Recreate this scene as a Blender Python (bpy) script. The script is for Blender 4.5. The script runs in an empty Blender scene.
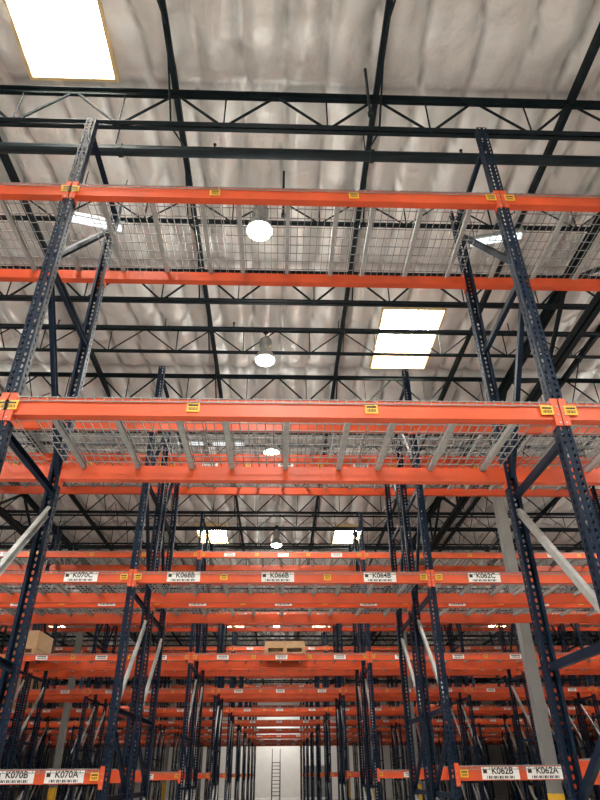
import bpy, math, random
from mathutils import Vector, Matrix, noise
random.seed(7)
S = bpy.context.scene
try:
    S.view_settings.view_transform = 'Standard'
except Exception:
    pass
CAMZ = 1.6
# ------------------------------------------------------------------ materials
def mat(name, col, rough=0.5, metal=0.0, var=0.0, scale=6.0, bump=0.0, bscale=40.0, emit=None, estr=0.0, spec=0.5):
    m = bpy.data.materials.new(name); m.use_nodes = True
    nt = m.node_tree; b = nt.nodes['Principled BSDF']
    b.inputs['Roughness'].default_value = rough
    b.inputs['Metallic'].default_value = metal
    b.inputs['Specular IOR Level'].default_value = spec
    b.inputs['Base Color'].default_value = (*col, 1)
    tc = nt.nodes.new('ShaderNodeTexCoord')
    if var > 0:
        n = nt.nodes.new('ShaderNodeTexNoise'); n.inputs['Scale'].default_value = scale
        n.inputs['Detail'].default_value = 5
        r = nt.nodes.new('ShaderNodeValToRGB')
        r.color_ramp.elements[0].position = 0.3; r.color_ramp.elements[1].position = 0.7
        r.color_ramp.elements[0].color = (*[max(0, c*(1-var)) for c in col], 1)
        r.color_ramp.elements[1].color = (*[min(1, c*(1+var)) for c in col], 1)
        nt.links.new(tc.outputs['Object'], n.inputs['Vector'])
        nt.links.new(n.outputs['Fac'], r.inputs['Fac'])
        nt.links.new(r.outputs['Color'], b.inputs['Base Color'])
    if bump > 0:
        n2 = nt.nodes.new('ShaderNodeTexNoise'); n2.inputs['Scale'].default_value = bscale
        n2.inputs['Detail'].default_value = 6
        bp = nt.nodes.new('ShaderNodeBump'); bp.inputs['Strength'].default_value = bump
        bp.inputs['Distance'].default_value = 0.05
        nt.links.new(tc.outputs['Object'], n2.inputs['Vector'])
        nt.links.new(n2.outputs['Fac'], bp.inputs['Height'])
        nt.links.new(bp.outputs['Normal'], b.inputs['Normal'])
    if emit:
        b.inputs['Emission Color'].default_value = (*emit, 1)
        b.inputs['Emission Strength'].default_value = estr
    return m
M_ORANGE = mat('orange_enamel', (0.62, 0.082, 0.022), 0.38, 0, 0.16, 3, spec=.4)
M_BLUE = mat('navy_enamel', (0.004, 0.013, 0.031), 0.5, 0, 0.3, 5, spec=.15)
M_GALV = mat('galvanised_steel', (0.36, 0.37, 0.36), 0.5, 0.2, 0.15, 20, spec=.3)
M_WIRE = mat('zinc_wire', (0.25, 0.255, 0.255), 0.5, 0.2, 0.1, 20, spec=.3)
M_YEL = mat('yellow_label', (0.80, 0.45, 0.03), 0.5, 0, 0.05, 30)
M_WHITE = mat('white_label', (0.80, 0.80, 0.78), 0.5, 0, 0.03, 30)
M_BLACK = mat('black_ink', (0.01, 0.01, 0.01), 0.6, 0, 0.1, 30)
M_JOIST = mat('joist_paint', (0.009, 0.016, 0.019), 0.6, 0, 0.3, 4, spec=.15)
M_PIPE = mat('pipe_paint', (0.010, 0.018, 0.022), 0.5, 0, 0.25, 4, spec=.2)
M_COL = mat('column_paint', (0.18, 0.19, 0.19), 0.5, 0, 0.08, 3)
M_WALL = mat('wall_paint', (0.66, 0.65, 0.62), 0.7, 0, 0.05, 1.2, 0.1, 8)
M_FLOOR = mat('concrete_floor', (0.45, 0.445, 0.425), 0.35, 0, 0.12, 1.0, 0.05, 20)
M_CARD = mat('cardboard', (0.38, 0.24, 0.13), 0.8, 0, 0.1, 8)
M_WOOD = mat('pallet_wood', (0.36, 0.23, 0.12), 0.75, 0, 0.25, 12)
M_FRAME = mat('skylight_curb', (0.78, 0.58, 0.30), 0.5, 0, 0.06, 5)
M_SKY = mat('skylight_dome', (0.9, 0.9, 0.9), 0.4, emit=(1.0, 0.99, 0.96), estr=52.0)
M_LAMP = mat('lamp_lens', (0.9, 0.9, 0.85), 0.3, emit=(1.0, 0.96, 0.78), estr=30.0)
M_TUBE = mat('lamp_tube', (0.9, 0.9, 0.9), 0.3, emit=(0.85, 0.95, 1.0), estr=1.2)
M_HOUS = mat('lamp_housing', (0.34, 0.35, 0.35), 0.35, 0.3, 0.05, 20)
M_SAFE = mat('safety_yellow', (0.7, 0.42, 0.03), 0.5, 0, 0.1, 5)
M_LADDER = mat('ladder_grey', (0.08, 0.09, 0.10), 0.5, 0.2, 0.1, 8)

# insulation facing: satin metallised film, with crease shade painted in as darker grey along the folds
M_INS = bpy.data.materials.new('insulation_facing'); M_INS.use_nodes = True
nt = M_INS.node_tree; b = nt.nodes['Principled BSDF']
b.inputs['Roughness'].default_value = 0.46; b.inputs['Metallic'].default_value = 0.42
b.inputs['Specular IOR Level'].default_value = 0.4
tc = nt.nodes.new('ShaderNodeTexCoord')
n1 = nt.nodes.new('ShaderNodeTexNoise'); n1.inputs['Scale'].default_value = 2.5; n1.inputs['Detail'].default_value = 3
r = nt.nodes.new('ShaderNodeValToRGB')
r.color_ramp.elements[0].position = 0.3; r.color_ramp.elements[0].color = (0.75, 0.755, 0.725, 1)
r.color_ramp.elements[1].position = 0.7; r.color_ramp.elements[1].color = (0.87, 0.875, 0.845, 1)
at = nt.nodes.new('ShaderNodeAttribute'); at.attribute_name = 'crease_shade'
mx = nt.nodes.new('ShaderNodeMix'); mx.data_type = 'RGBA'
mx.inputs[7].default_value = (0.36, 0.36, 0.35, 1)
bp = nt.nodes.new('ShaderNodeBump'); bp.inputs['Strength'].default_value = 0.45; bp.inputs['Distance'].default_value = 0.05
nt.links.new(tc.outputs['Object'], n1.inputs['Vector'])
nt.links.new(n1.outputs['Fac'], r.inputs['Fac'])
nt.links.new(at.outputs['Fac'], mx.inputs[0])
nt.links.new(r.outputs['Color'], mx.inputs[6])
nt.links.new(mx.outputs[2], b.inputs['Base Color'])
n2 = nt.nodes.new('ShaderNodeTexNoise'); n2.inputs['Scale'].default_value = 7; n2.inputs['Detail'].default_value = 4
nt.links.new(tc.outputs['Object'], n2.inputs['Vector'])
nt.links.new(n2.outputs['Fac'], bp.inputs['Height'])
nt.links.new(bp.outputs['Normal'], b.inputs['Normal'])

# ------------------------------------------------------------------ mesh builder
class MB:
    def __init__(s, mats): s.v=[]; s.f=[]; s.m=[]; s.mats=mats
    def quad(s, pts, m=0):
        n=len(s.v); s.v += [tuple(p) for p in pts]; s.f.append(tuple(range(n, n+len(pts)))); s.m.append(m)
    def box(s, x0,x1,y0,y1,z0,z1, m=0):
        n=len(s.v)
        s.v += [(x0,y0,z0),(x1,y0,z0),(x1,y1,z0),(x0,y1,z0),(x0,y0,z1),(x1,y0,z1),(x1,y1,z1),(x0,y1,z1)]
        for f in [(0,3,2,1),(4,5,6,7),(0,1,5,4),(1,2,6,5),(2,3,7,6),(3,0,4,7)]:
            s.f.append(tuple(n+i for i in f)); s.m.append(m)
    def bar(s, p0, p1, w, h, m=0, up=(0,0,1)):
        p0=Vector(p0); p1=Vector(p1); d=(p1-p0).normalized(); u=Vector(up)
        if abs(d.dot(u))>0.98: u=Vector((1,0,0))
        a=d.cross(u).normalized(); c=a.cross(d).normalized()
        a*=w/2; c*=h/2; n=len(s.v)
        for p in (p0,p1):
            for q in (-a-c, a-c, a+c, -a+c): s.v.append(tuple(p+q))
        for f in [(0,1,2,3),(7,6,5,4),(0,4,5,1),(1,5,6,2),(2,6,7,3),(3,7,4,0)]:
            s.f.append(tuple(n+i for i in f)); s.m.append(m)
    def channel(s, p0, p1, w, h, m=0, up=(0,0,1), t=0.004):
        p0=Vector(p0); p1=Vector(p1); d=(p1-p0).normalized(); u=Vector(up)
        if abs(d.dot(u))>0.98: u=Vector((1,0,0))
        a=d.cross(u).normalized(); c=a.cross(d).normalized()
        s.bar(p0,p1,t,h,m,up)
        s.bar(p0+c*(h/2)+a*(w/2),p1+c*(h/2)+a*(w/2),w,t,m,up)
        s.bar(p0-c*(h/2)+a*(w/2),p1-c*(h/2)+a*(w/2),w,t,m,up)
    def cyl(s, p0, p1, rad, m=0, seg=10, rad2=None, caps=True):
        p0=Vector(p0); p1=Vector(p1); d=(p1-p0).normalized(); u=Vector((0,0,1))
        if abs(d.dot(u))>0.98: u=Vector((1,0,0))
        a=d.cross(u).normalized(); c=a.cross(d).normalized(); n=len(s.v)
        r2=rad if rad2 is None else rad2
        for i in range(seg):
            t=2*math.pi*i/seg; s.v.append(tuple(p0+(a*math.cos(t)+c*math.sin(t))*rad))
        for i in range(seg):
            t=2*math.pi*i/seg; s.v.append(tuple(p1+(a*math.cos(t)+c*math.sin(t))*r2))
        for i in range(seg):
            j=(i+1)%seg; s.f.append((n+i,n+j,n+seg+j,n+seg+i)); s.m.append(m)
        if caps:
            s.f.append(tuple(n+i for i in range(seg))[::-1]); s.m.append(m)
            s.f.append(tuple(n+seg+i for i in range(seg))); s.m.append(m)
    def lathe(s, prof, cx, cy, cz, m=0, seg=28):
        n=len(s.v)
        for (rr,z) in prof:
            for i in range(seg):
                t=2*math.pi*i/seg; s.v.append((cx+rr*math.cos(t), cy+rr*math.sin(t), cz+z))
        for k in range(len(prof)-1):
            for i in range(seg):
                j=(i+1)%seg
                s.f.append((n+k*seg+i,n+k*seg+j,n+(k+1)*seg+j,n+(k+1)*seg+i)); s.m.append(m)
    def mesh(s, name):
        me=bpy.data.meshes.new(name); me.from_pydata(s.v,[],s.f)
        for mm in s.mats: me.materials.append(mm)
        me.polygons.foreach_set('material_index', s.m); me.update(); return me
def obj(name, data, parent=None, loc=(0,0,0), rot=(0,0,0)):
    o=bpy.data.objects.new(name,data); S.collection.objects.link(o); o.location=loc; o.rotation_euler=rot
    if parent: o.parent=parent
    return o
def smooth(me):
    for p in me.polygons: p.use_smooth=True

# ------------------------------------------------------------------ rack parts
BAY=3.66; PW=0.09; PD=0.075; DEPTH=1.07; HT=6.80; PITCH=0.05
LV=[CAMZ+0.0, CAMZ+2.06, CAMZ+4.19]     # beam centre heights
BH=0.13
def perf(mb, o, u, width, height, cols, hw, m=0):
    o=Vector(o); u=Vector(u); z=Vector((0,0,1))
    edges=[0]
    for c in cols: edges += [c-hw, c+hw]
    edges.append(width)
    for i in range(0,len(edges),2):
        a,b_=edges[i],edges[i+1]
        mb.quad([o+u*a, o+u*b_, o+u*b_+z*height, o+u*a+z*height], m)
    n=int(height/PITCH)
    hr=hw*0.8
    for c in cols:
        for k in range(n):
            z0=k*PITCH; z1=z0+PITCH if k<n-1 else height; zc=(z0+z1)/2
            out=[(c-hw,z0),(c,z0),(c+hw,z0),(c+hw,zc),(c+hw,z1),(c,z1),(c-hw,z1),(c-hw,zc)]
            inn=[(c-hr*.55,zc-.013),(c,zc-.016),(c+hr*.55,zc-.013),(c+hr,zc),(c+hr*.8,zc+.013),(c,zc+.016),(c-hr*.8,zc+.013),(c-hr,zc)]
            for i in range(8):
                j=(i+1)%8
                P=[out[i],out[j],inn[j],inn[i]]
                mb.quad([o+u*p[0]+z*p[1] for p in P], m)
def post(mb, y, s):
    x0=-PW/2
    perf(mb,(x0,y,0),(1,0,0),PW,HT,[0.024,0.066],0.012)
    for xx in (x0,-x0):
        perf(mb,(xx,y,0),(0,s,0),PD,HT,[PD*0.5],0.012)
    for xx,dx in ((x0,0.022),(-x0,-0.022)):
        mb.quad([(xx,y+s*PD,0),(xx+dx,y+s*PD,0),(xx+dx,y+s*PD,HT),(xx,y+s*PD,HT)],0)
        mb.quad([(xx+dx,y+s*PD,0),(xx+dx,y+s*(PD-.014),0),(xx+dx,y+s*(PD-.014),HT),(xx+dx,y+s*PD,HT)],0)
    mb.box(-.075,.075,min(y-s*.03,y+s*.12),max(y-s*.03,y+s*.12),0,.012,0)
fm=MB([M_BLUE,M_GALV])
post(fm,0,1); post(fm,DEPTH,-1)
yi=PD*0.6; yo=DEPTH-PD*0.6
def hz(z,m=0): fm.channel((0,yi,CAMZ+z),(0,yo,CAMZ+z),.035,.05,m)
def dg(zf,zb,m=0): fm.channel((0,yi,CAMZ+zf),(0,yo,CAMZ+zb),.035,.05,m)
hz(-1.35); dg(-1.3,-.25,1); hz(-.2); dg(.45,-.15,0); hz(.62); dg(.68,1.75,1); hz(1.88)
dg(3.25,2.05,0); hz(3.32); dg(3.45,4.85,0); hz(5.02)
FRAME=fm.mesh('upright_frame')

def beam(mb, xc, zc, front=True):
    x0=xc-BAY/2+PW/2; x1=xc+BAY/2-PW/2
    zb=zc-BH/2; zt=zc+BH/2
    prof=[(0,zb),(0.065,zb),(0.065,zt-.04),(0.042,zt-.04),(0.042,zt),(0,zt)]
    f=(lambda y:y+.004) if front else (lambda y:DEPTH-.004-y)
    n=len(mb.v)
    for x in (x0,x1):
        for (y,z) in prof: mb.v.append((x,f(y),z))
    k=len(prof)
    for i in range(k):
        j=(i+1)%k; mb.f.append((n+i,n+j,n+k+j,n+k+i)); mb.m.append(0)
    for x,sg in ((x0,-1),(x1,1)):
        ya,yb=sorted((f(-.012),f(-.006)))
        mb.box(min(x,x+sg*.041),max(x,x+sg*.041),ya,yb,zb-.05,zt+.03,0)
        ya,yb=sorted((f(-.012),f(.066)))
        mb.box(min(x,x-sg*.006),max(x,x-sg*.006),ya,yb,zb-.05,zt+.03,0)
        for dz in (-.03,.03,.09):
            p=Vector((x+sg*.022,f(-.012),zb+dz)); q=Vector((x+sg*.022,f(-.018),zb+dz))
            mb.cyl(p,q,.007,1,6)
def deck(mb, xc, zc):
    zt=zc+BH/2+.004
    w=1.16
    for k in range(3):
        cx=xc+(k-1)*(w+.02); x0=cx-w/2; x1=cx+w/2
        nx=int(w/.058)
        for i in range(nx+1):
            x=x0+i*w/nx
            mb.bar((x,-.004,zt+.003),(x,DEPTH+.004,zt+.003),.006,.006,0)
            mb.bar((x,-.004,zt+.003),(x,-.004,zt-.035),.006,.006,0)
        for j in range(11):
            y=.0+j*DEPTH/10
            mb.bar((x0,y,zt-.002),(x1,y,zt-.002),.006,.006,0)
        mb.bar((x0,-.006,zt-.033),(x1,-.006,zt-.033),.006,.006,0)
        for j in (-1,0,1):
            x=cx+j*.43
            mb.channel((x-.017,.045,zt-.022),(x-.017,DEPTH-.045,zt-.022),.035,.034,1,t=.003)
def small_label(mb, x, z, w, h, mi, y=-.001, barcode=True):
    mb.box(x-w/2,x+w/2,y-.002,y+.003,z-h/2,z+h/2,mi)
    if barcode:
        yy=y-.0035
        mb.box(x-w*.38,x+w*.38,yy,yy+.001,z+h*.12,z+h*.30,2)
        n=9
        for i in range(n):
            bx=x-w*.36+i*w*.72/n
            mb.box(bx,bx+w*.72/n*(.3+.4*((i*7)%3)/2),yy,yy+.001,z-h*.34,z-h*.02,2)
def rack_meshes(nb):
    b1=MB([M_ORANGE,M_GALV]); d1=MB([M_WIRE,M_GALV]); l1=MB([M_YEL,M_WHITE,M_BLACK])
    for k in range(-nb,nb+1):
        xc=k*BAY
        for li,z in enumerate(LV):
            if k==0 and li==0: continue
            beam(b1,xc,z,True); beam(b1,xc,z,False); deck(d1,xc,z)
            if not (li==2 and (k%2)):
                for dx in (-1.2,0,1.2):
                    small_label(l1, xc+dx+.02*((k*3+li)%3), z-.005, .24,.085,1)
            for dx in (-1.75,-.55,.6,1.75):
                small_label(l1, xc+dx, z, .075,.06,0)
    return b1.mesh('rack_beams'), d1.mesh('rack_wire_decks'), l1.mesh('rack_labels')
NB=6
B_ALL,D_ALL,L_ALL=rack_meshes(NB)
def rack(y, labels=True):
    root=obj('pallet_rack',None,loc=(0.04,y,0)); root.empty_display_size=.3
    obj('beams',B_ALL,root); obj('wire_decks',D_ALL,root)
    for k in range(-NB,NB+2):
        obj('upright_frame_%d'%(k+NB+1),FRAME,root,loc=((k-.5)*BAY,0,0))
    if labels: obj('location_labels',L_ALL,root)
    return root
def text(parent, s, x, y, z, size, m=M_BLACK):
    cu=bpy.data.curves.new('label_text','FONT'); cu.body=s; cu.size=size; cu.align_x='CENTER'; cu.align_y='CENTER'
    cu.offset=size*.02; cu.extrude=.0005; cu.materials.append(m)
    return obj('label_text',cu,parent,loc=(x,y,z),rot=(math.pi/2,0,0))

r1=rack(3.40,labels=False)
l=MB([M_YEL,M_WHITE,M_BLACK])
for z in (LV[1],LV[2]):
    for dx in (-1.86,-1.80,-.62,.56,1.74,-1.76+BAY,-.56-BAY,.62-BAY,-.56+BAY):
        small_label(l,dx,z+.0,.085,.07,0,y=-.011 if abs(dx)>1.7 else -.001)
obj('load_labels',l.mesh('load_labels'),r1)

r2=rack(7.40,labels=False)
l=MB([M_YEL,M_WHITE,M_BLACK])
def loc_label(x,z,s):
    l.box(x-.20,x+.20,-.002,.003,z-.056,z+.056,1)
    text(r2,s,x+.02,-.0035,z+.020,.085)
    l.box(x-.185,x-.145,-.004,-.002,z-.0,z+.04,2)
    for i in range(16):
        bx=x-.15+i*.019
        l.box(bx,bx+.006+.008*((i*5)%3)/2,-.004,-.002,z-.048,z-.024,2)
for x,s in ((-1.21,'K068B'),(-.06,'K066B'),(1.20,'K064B')): loc_label(x,LV[1],s)
for x,s in ((-2.45,'K070C'),(2.50,'K062C')): loc_label(x,LV[1],s)
for x,s in ((-2.75,'K070B'),(-2.24,'K070A'),(2.32,'K062B'),(2.80,'K062A')): loc_label(x,LV[0],s)
for x in (-1.76,-.72,.55,1.74,-1.93,1.93): small_label(l,x,LV[1],.085,.07,0,y=-.011 if abs(x)>1.7 else -.001)
for x in (-1.93,1.93): small_label(l,x,LV[0],.085,.07,0,y=-.011)
obj('location_labels',l.mesh('r2_labels'),r2)
rack(8.67)
PAIR=5.84
for i in range(1,9):
    y=7.4+PAIR*i
    rack(y); rack(y+1.27,labels=False)

# ------------------------------------------------------------------ goods
def carton(name, x, y, z, w, d, h):
    mb=MB([M_CARD,M_WOOD,M_WHITE])
    for j in range(5):
        yy=-d/2+j*(d-.09)/4; mb.box(-w/2,w/2,yy,yy+.09,.10,.12,1)
    for j in (-1,0,1):
        mb.box(j*(w/2-.04)-.04,j*(w/2-.04)+.04,-d/2,d/2,.02,.10,1)
    mb.box(-w/2,w/2,-d/2,-d/2+.09,0,.02,1); mb.box(-w/2,w/2,d/2-.09,d/2,0,.02,1)
    n=max(1,int(w/.4)); cw=w/n
    rows=max(1,int(h/.3)); ch=h/rows
    for a in range(n):
        for c in range(rows):
            x0=-w/2+a*cw+.006; x1=x0+cw-.012
            mb.box(x0,x1,-d/2+.01,d/2-.01,.121+c*ch,.121+(c+1)*ch-.006,0)
            mb.box((x0+x1)/2-.025,(x0+x1)/2+.025,-d/2+.008,d/2-.008,.121+(c+1)*ch-.006,.121+(c+1)*ch-.005,2)
    obj(name,mb.mesh(name),loc=(x,y,z))
DZ=BH/2+.012
carton('loaded_pallet',.13,13.24+.52,LV[1]+DZ,.85,.95,.12)
carton('loaded_pallet',-5.22,13.24+.52,LV[1]+DZ,.5,.95,.34)
carton('loaded_pallet',-9.6,24.9+.52,LV[1]+DZ,1.0,.95,.9)

# ------------------------------------------------------------------ room
ZC=CAMZ+7.32
XA,XB,YA,YB=-24,24,-9,60.5
def plane_box(name,x0,x1,y0,y1,z0,z1,m):
    mb=MB([m]); mb.box(x0,x1,y0,y1,z0,z1); return obj(name,mb.mesh(name))
plane_box('floor',XA-2,XB+2,YA-1,YB+1,-.2,0,M_FLOOR)
plane_box('wall_back',XA-2,XB+2,YB,YB+.3,0,ZC+1,M_WALL)
plane_box('wall_front',XA-2,XB+2,YA-.3,YA,0,ZC+1,M_WALL)
plane_box('wall_left',XA-1.3,XA-1,YA,YB,0,ZC+1,M_WALL)
plane_box('wall_right',XB+1,XB+1.3,YA,YB,0,ZC+1,M_WALL)

C=.122; CX=.061; X0=1.12; Y0=4.28
JP=12.5*C
ix0=int(math.floor((XA-1-X0)/CX)); ix1=int(math.ceil((XB+1-X0)/CX))
iy0=int(math.floor((YA-Y0)/C)); iy1=int(math.ceil((YB-Y0)/C))
def cell(xa,xb,ya,yb): return (round((xa-X0)/CX),round((xb-X0)/CX),round((ya-Y0)/C),round((yb-Y0)/C))
sky=[cell(-3.03,-2.05,2.1,4.20), cell(1.86,2.93,8.3,10.15), cell(-2.85,-1.85,19.7,21.3), cell(1.9,2.85,19.7,21.3)]
for sx in (-12.5,-7.3,-2.5,2.4,7.3,12.5):  # unseen skylights behind the camera, added to brighten the ceiling
    sky.append(cell(sx-.5,sx+.5,-4,-2.1))
for sx in (-12.5,12.5,-18,18):  # more skylights out of view, added for the same light
    sky.append(cell(sx-.5,sx+.5,8.3,10.15)); sky.append(cell(sx-.5,sx+.5,19.7,21.3))
for sx in (-7.8,7.3): sky.append(cell(sx-.5,sx+.5,1.9,3.8))  # side skylights out of view, also added for light
for sx in (-12.5,-2.4,2.4,12.5): sky.append(cell(sx-.5,sx+.5,35,36.8))
verts=[];faces=[];crease_shade=[]
NY=iy1-iy0+1
nf=noise.noise
for i in range(ix0,ix1+1):
    x=X0+i*CX
    for j in range(iy0,iy1+1):
        y=Y0+j*C
        wob=nf(Vector((x*.5,y*.8,9)))*.16+nf(Vector((x*1.3,y*2.4,4)))*.04
        u=(i*CX+wob)/.56
        px=abs(math.sin(math.pi*u))
        cellid=math.floor(u)
        bx=px**.6
        v=(j*C)/(JP*2)
        sv=abs(math.sin(math.pi*v))
        py=sv**.4
        rnd=nf(Vector((cellid*7.31+.5,math.floor(v)*3.77+.3,2.2)))
        amp=.18+.15*rnd
        nz=nf(Vector((x*1.8,y*.9,0)))*.05+nf(Vector((x*5,y*2.4,5)))*.07+nf(Vector((x*3,y*4.5,15)))*.03
        nz+=nf(Vector((x*9,y*1.2,3)))*.06*(1-sv)
        z=ZC-(.01+max(.05,amp)*bx*py)+nz*(.3+.7*py)*bx
        verts.append((x,y,z))
        crease_shade.append(max(0,1-px/.20) if px<.20 else (max(0,1-sv/.09)*.8))
def inhole(i,j):
    for (a,b_,c,d) in sky:
        if a<=i<b_ and c<=j<d: return True
    return False
for i in range(ix0,ix1):
    for j in range(iy0,iy1):
        if inhole(i,j): continue
        a=(i-ix0)*NY+(j-iy0)
        faces.append((a,a+1,a+NY+1,a+NY))
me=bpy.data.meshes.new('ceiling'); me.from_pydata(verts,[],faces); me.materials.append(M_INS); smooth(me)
att=me.attributes.new('crease_shade','FLOAT','POINT'); att.data.foreach_set('value',crease_shade); me.update()
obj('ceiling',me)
for k,(a,b_,c,d) in enumerate(sky):
    x0=X0+a*CX;x1=X0+b_*CX;y0=Y0+c*C;y1=Y0+d*C
    mb=MB([M_FRAME,M_SKY]); zb=ZC-.18; zt=ZC+.30; t=.04
    mb.box(x0-t,x0,y0-t,y1+t,zb,zt,0); mb.box(x1,x1+t,y0-t,y1+t,zb,zt,0)
    mb.box(x0,x1,y0-t,y0,zb,zt,0); mb.box(x0,x1,y1,y1+t,zb,zt,0)
    mb.box(x0,x1,y0,y1,zt,zt+.03,1)
    obj('window_%d'%(k+1),mb.mesh('skylight'))

# ------------------------------------------------------------------ roof structure
ZT=CAMZ+7.06; ZB=CAMZ+6.42
def joist_mesh(heavy):
    mb=MB([M_JOIST])
    L0,L1=XA-.9,XB+.9
    a=.06 if heavy else .04; hh=.06 if heavy else .035
    zb_=ZB if heavy else ZB+.12
    for z,sg in ((ZT,-1),(zb_,1)):
        for s in (-1,1):
            mb.box(L0,L1,.01 if s>0 else -a, a if s>0 else -.01, z-.004,z+.004)
            mb.box(L0,L1,min(s*.01,s*.016),max(s*.01,s*.016), min(z,z+sg*hh),max(z,z+sg*hh))
    p=1.22; x=X0-p*21; r=.017 if heavy else .012
    while x<L1-.1:
        if x>L0:
            mb.cyl((x,0,ZT),(x+p/2,0,zb_),r,0,6)
            mb.cyl((x+p/2,0,zb_),(x+p,0,ZT),r,0,6)
            mb.cyl((x+p/2,0,zb_),(x+p/2,0,ZT),.010,0,6)
        x+=p
    for x in (-8.64,-5.0,-1.32,1.12,6.0,10.9):
        for s in (-.7,.7):
            mb.cyl((x,0,zb_),(x,s,ZT-.02),.012,0,6)
    return mb.mesh('roof_joist')
JH=joist_mesh(True); JL=joist_mesh(False)
k=-8
while Y0+k*JP<YB:
    if Y0+k*JP>YA: obj('roof_joist',JH if k%2==0 else JL,loc=(0,Y0+k*JP,0))
    k+=1
mb=MB([M_JOIST])
for k in range(-11,12):
    x=X0+k*2.44
    if XA<x<XB:
        mb.box(x-.026,x+.026,YA+.1,YB-.1,CAMZ+7.04,CAMZ+7.16)
        mb.box(x-.034,x+.034,YA+.1,YB-.1,CAMZ+7.03,CAMZ+7.04)
obj('roof_purlins',mb.mesh('roof_purlins'))
def girder(x):
    mb=MB([M_JOIST]); zt=CAMZ+6.98; zb=CAMZ+6.0
    for z,sg in ((zt,-1),(zb,1)):
        for s in (-1,1):
            mb.box(x+(s*.02 if s>0 else -.12),x+(.12 if s>0 else -.02),YA+.1,YB-.1,z-.006,z+.006)
            mb.box(x+min(s*.02,s*.032),x+max(s*.02,s*.032),YA+.1,YB-.1,min(z,z+sg*.1),max(z,z+sg*.1))
    P2=JP*2
    y=Y0-4*P2
    while y<YB-P2:
        mb.bar((x,y,zt),(x,y+P2/2,zb),.06,.06); mb.bar((x,y+P2/2,zb),(x,y+P2,zt),.06,.06)
        mb.bar((x,y+P2/2,zb),(x,y+P2/2,zt),.05,.05); y+=P2
    obj('roof_girder',mb.mesh('roof_girder'))
GX=(4.75,-7.45,16.95,-19.65)
for x in GX: girder(x)
for x in GX:
    for y in (0.3,12.1,24.0,35.6,47.3):
        mb=MB([M_COL,M_SAFE])
        mb.box(-.10,.10,-.10,.10,.02,CAMZ+5.98)
        mb.box(-.2,.2,-.2,.2,0,.02); mb.box(-.18,.18,-.18,.18,CAMZ+5.97,CAMZ+5.99)
        mb.box(-.105,.105,-.105,.105,.3,1.3,1)
        for sx in (-1,1):
            for sy in (-1,1): mb.cyl((sx*.16,sy*.16,.02),(sx*.16,sy*.16,.06),.015,0,6)
        obj('steel_column',mb.mesh('steel_column'),loc=(x,y,0))
def hpipe(y,z,r):
    mb=MB([M_PIPE]); mb.cyl((XA-.9,y,z),(XB+.9,y,z),r,0,12)
    x=XA+.6
    while x<XB:
        mb.cyl((x,y,z+r),(x,y,ZC-.46),.008,0,6)
        mb.cyl((x+.05,y,z),(x+.1,y,z),r*1.25,0,12)
        mb.cyl((x+1.2,y,z+r),(x+1.2,y,z+r+.09),.012,0,6)
        mb.cyl((x+1.2,y,z+r+.09),(x+1.2,y,z+r+.095),.022,0,8)
        x+=3.05
    obj('sprinkler_pipe',mb.mesh('sprinkler_pipe'))
hpipe(4.62,CAMZ+6.42,.065)
for y in (8.3,11.0,14.4,17.3,20.4,24.1,30,36): hpipe(y,CAMZ+6.66,.028)
hpipe(13.2,CAMZ+6.3,.055); hpipe(25.8,CAMZ+6.3,.055)
for (px,py) in ((.92,3.8),(-3.45,4.0),(0.0,5.2)):
    mb=MB([M_PIPE])
    mb.cyl((0,0,CAMZ+6.0),(0,0,ZC-.46),.016,0,8); mb.cyl((0,0,CAMZ+5.97),(0,0,CAMZ+6.03),.028,0,8)
    obj('conduit_drop',mb.mesh('conduit_drop'),loc=(px,py,0))

# ------------------------------------------------------------------ lamps
def highbay_mesh():
    mb=MB([M_HOUS,M_LAMP,M_JOIST])
    mb.cyl((0,0,.46),(0,0,.56),.012,2,8)
    mb.cyl((0,0,.56),(0,0,.58),.05,2,12)
    mb.cyl((0,0,.42),(0,0,.47),.03,0,12)
    mb.lathe([(.0,.42),(.08,.42),(.095,.40),(.095,.24),(.08,.21),(.07,.17)],0,0,0,0)
    mb.lathe([(.07,.17),(.10,.15),(.135,.10),(.158,.04),(.168,-.01),(.174,-.015),(.174,-.022),(.160,-.022)],0,0,0,0)
    mb.lathe([(.160,-.022),(.150,-.045),(.115,-.068),(.06,-.083),(.001,-.088)],0,0,0,1)
    for a in range(10):
        t=a*math.pi/5
        mb.box(math.cos(t)*.1-.006,math.cos(t)*.1+.006,math.sin(t)*.1-.006,math.sin(t)*.1+.006,.24,.39,0)
    me=mb.mesh('high_bay'); smooth(me); return me
HB=highbay_mesh()
def lamp(x,y,z=CAMZ+5.88,p=150,glow=45):
    o=obj('high_bay_light',HB,loc=(x,y,z))
    ld=bpy.data.lights.new('bulb','SPOT'); ld.energy=p*4; ld.spot_size=math.radians(165); ld.spot_blend=.6
    ld.shadow_soft_size=.15; ld.color=(1,.97,.90)
    obj('bulb',ld,o,loc=(0,0,-.14))
    g=bpy.data.lights.new('lens_glow','POINT'); g.energy=glow; g.shadow_soft_size=.18; g.color=(1,.97,.89)
    obj('lens_glow',g,o,loc=(0,0,-.30))
lamp(-.30,5.35,z=CAMZ+5.90,p=40,glow=42); lamp(-.28,8.2,z=CAMZ+5.93,p=60,glow=48)
for (x,y) in ((-.2,11.5),(-.1,17.6),(8.0,11.5),(-7.0,11.5)): lamp(x,y,p=125,glow=65)
for (x,y) in ((-.1,23.4),(-.1,29.2),(-.1,40.9)): lamp(x,y,p=90,glow=50)
for (x,y) in ((0,-1.5),(-6,-1.5),(6,-1.5),(-7.2,5.9),(8.5,5.9)): lamp(x,y,p=260,glow=90)  # the lamps behind the camera are unseen, added to light the beam fronts
for (x,y) in ((-10,17.6),(10,17.6),(-10,29.2),(10,29.2),(-11,46),(11,46),(-16,23),(16,23)): lamp(x,y,p=110,glow=70)
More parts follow.
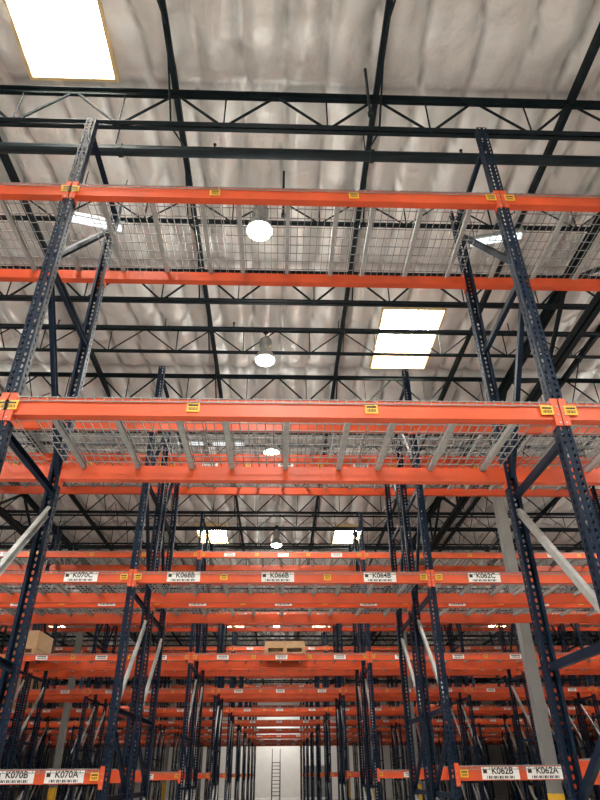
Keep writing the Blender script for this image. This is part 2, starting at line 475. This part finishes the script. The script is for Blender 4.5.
lamp(0,57,p=480)
def strip(x,y,z,rz):
    mb=MB([M_HOUS,M_TUBE,M_JOIST])
    mb.box(-.32,.32,-.06,.06,.02,.07,0)
    mb.box(-.34,-.32,-.07,.07,-.03,.08,0); mb.box(.32,.34,-.07,.07,-.03,.08,0)
    for yy in (-.03,.03): mb.cyl((-.31,yy,0),(.31,yy,0),.02,1,10)
    mb.cyl((-.25,0,.07),(-.25,0,.92),.006,2,6); mb.cyl((.25,0,.07),(.25,0,.92),.006,2,6)
    obj('strip_light',mb.mesh('strip_light'),loc=(x,y,z),rot=(0,0,rz))
strip(-2.35,5.3,CAMZ+5.9,.25); strip(2.7,5.3,CAMZ+5.75,-.25)
strip(-1.1,11.2,CAMZ+5.9,.0); strip(-1.9,11.2,CAMZ+5.9,.0); strip(4.2,17.0,CAMZ+4.9,.1)

# ------------------------------------------------------------------ rolling ladder at the far end
mb=MB([M_LADDER,M_BLACK])
for s in (-.3,.3):
    mb.cyl((s,-.9,.1),(s,.5,2.4),.035,0,8); mb.cyl((s,.5,2.4),(s,.9,2.4),.03,0,8); mb.cyl((s,.9,2.4),(s,.9,.1),.035,0,8)
    mb.cyl((s,-.9,.12),(s,.9,.12),.03,0,8); mb.cyl((s,-.9,.1),(s,-.6,1.5),.025,0,8); mb.cyl((s,-.6,1.5),(s,.5,3.3),.025,0,8)
    mb.cyl((s,.5,2.4),(s,.5,3.3),.025,0,8); mb.cyl((s,.9,2.4),(s,.9,3.3),.025,0,8); mb.cyl((s,.5,3.3),(s,.9,3.3),.025,0,8)
    for yy in (-.9,.9): mb.cyl((s-.02,yy,.06),(s+.02,yy,.06),.06,1,12)
for i in range(9):
    t=(i+1)/10; yy=-.9+1.4*t; zz=.1+2.3*t
    mb.box(-.3,.3,yy,yy+.2,zz,zz+.04,0)
mb.box(-.3,.3,.5,.9,2.38,2.42,0)
obj('rolling_ladder',mb.mesh('rolling_ladder'),loc=(-.1,52.5,0))
mb=MB([M_COL,M_GALV,M_BLACK])
mb.box(-1.0,-.92,-.06,0,0,2.3,1); mb.box(.92,1.0,-.06,0,0,2.3,1); mb.box(-1,1,-.06,0,2.22,2.3,1)
mb.box(-.92,-.005,-.04,-.01,.01,2.22,0); mb.box(.005,.92,-.04,-.01,.01,2.22,0)
mb.box(-.12,-.05,-.09,-.04,1.0,1.06,2); mb.box(.05,.12,-.09,-.04,1.0,1.06,2)
obj('door_1',mb.mesh('door_1'),loc=(3.2,YB-.001,0))

# ------------------------------------------------------------------ world, camera
w=bpy.data.worlds.new('World'); S.world=w; w.use_nodes=True
w.node_tree.nodes['Background'].inputs[0].default_value=(.75,.85,1,1)
w.node_tree.nodes['Background'].inputs[1].default_value=1.0
cd=bpy.data.cameras.new('camera'); cam=bpy.data.objects.new('camera',cd); S.collection.objects.link(cam)
cd.sensor_fit='VERTICAL'; cd.sensor_height=32.0; cd.lens=600/800*32.0; cd.clip_start=.05; cd.clip_end=300
th=math.radians(32.0); ps=math.radians(2.1)
f=Vector((math.sin(ps)*math.cos(th),math.cos(ps)*math.cos(th),math.sin(th)))
q=f.to_track_quat('-Z','Y')
cam.rotation_euler=(q.to_matrix()@Matrix.Rotation(math.radians(-.5),3,'Z')).to_euler()
cam.location=(0,0,CAMZ)
S.camera=cam
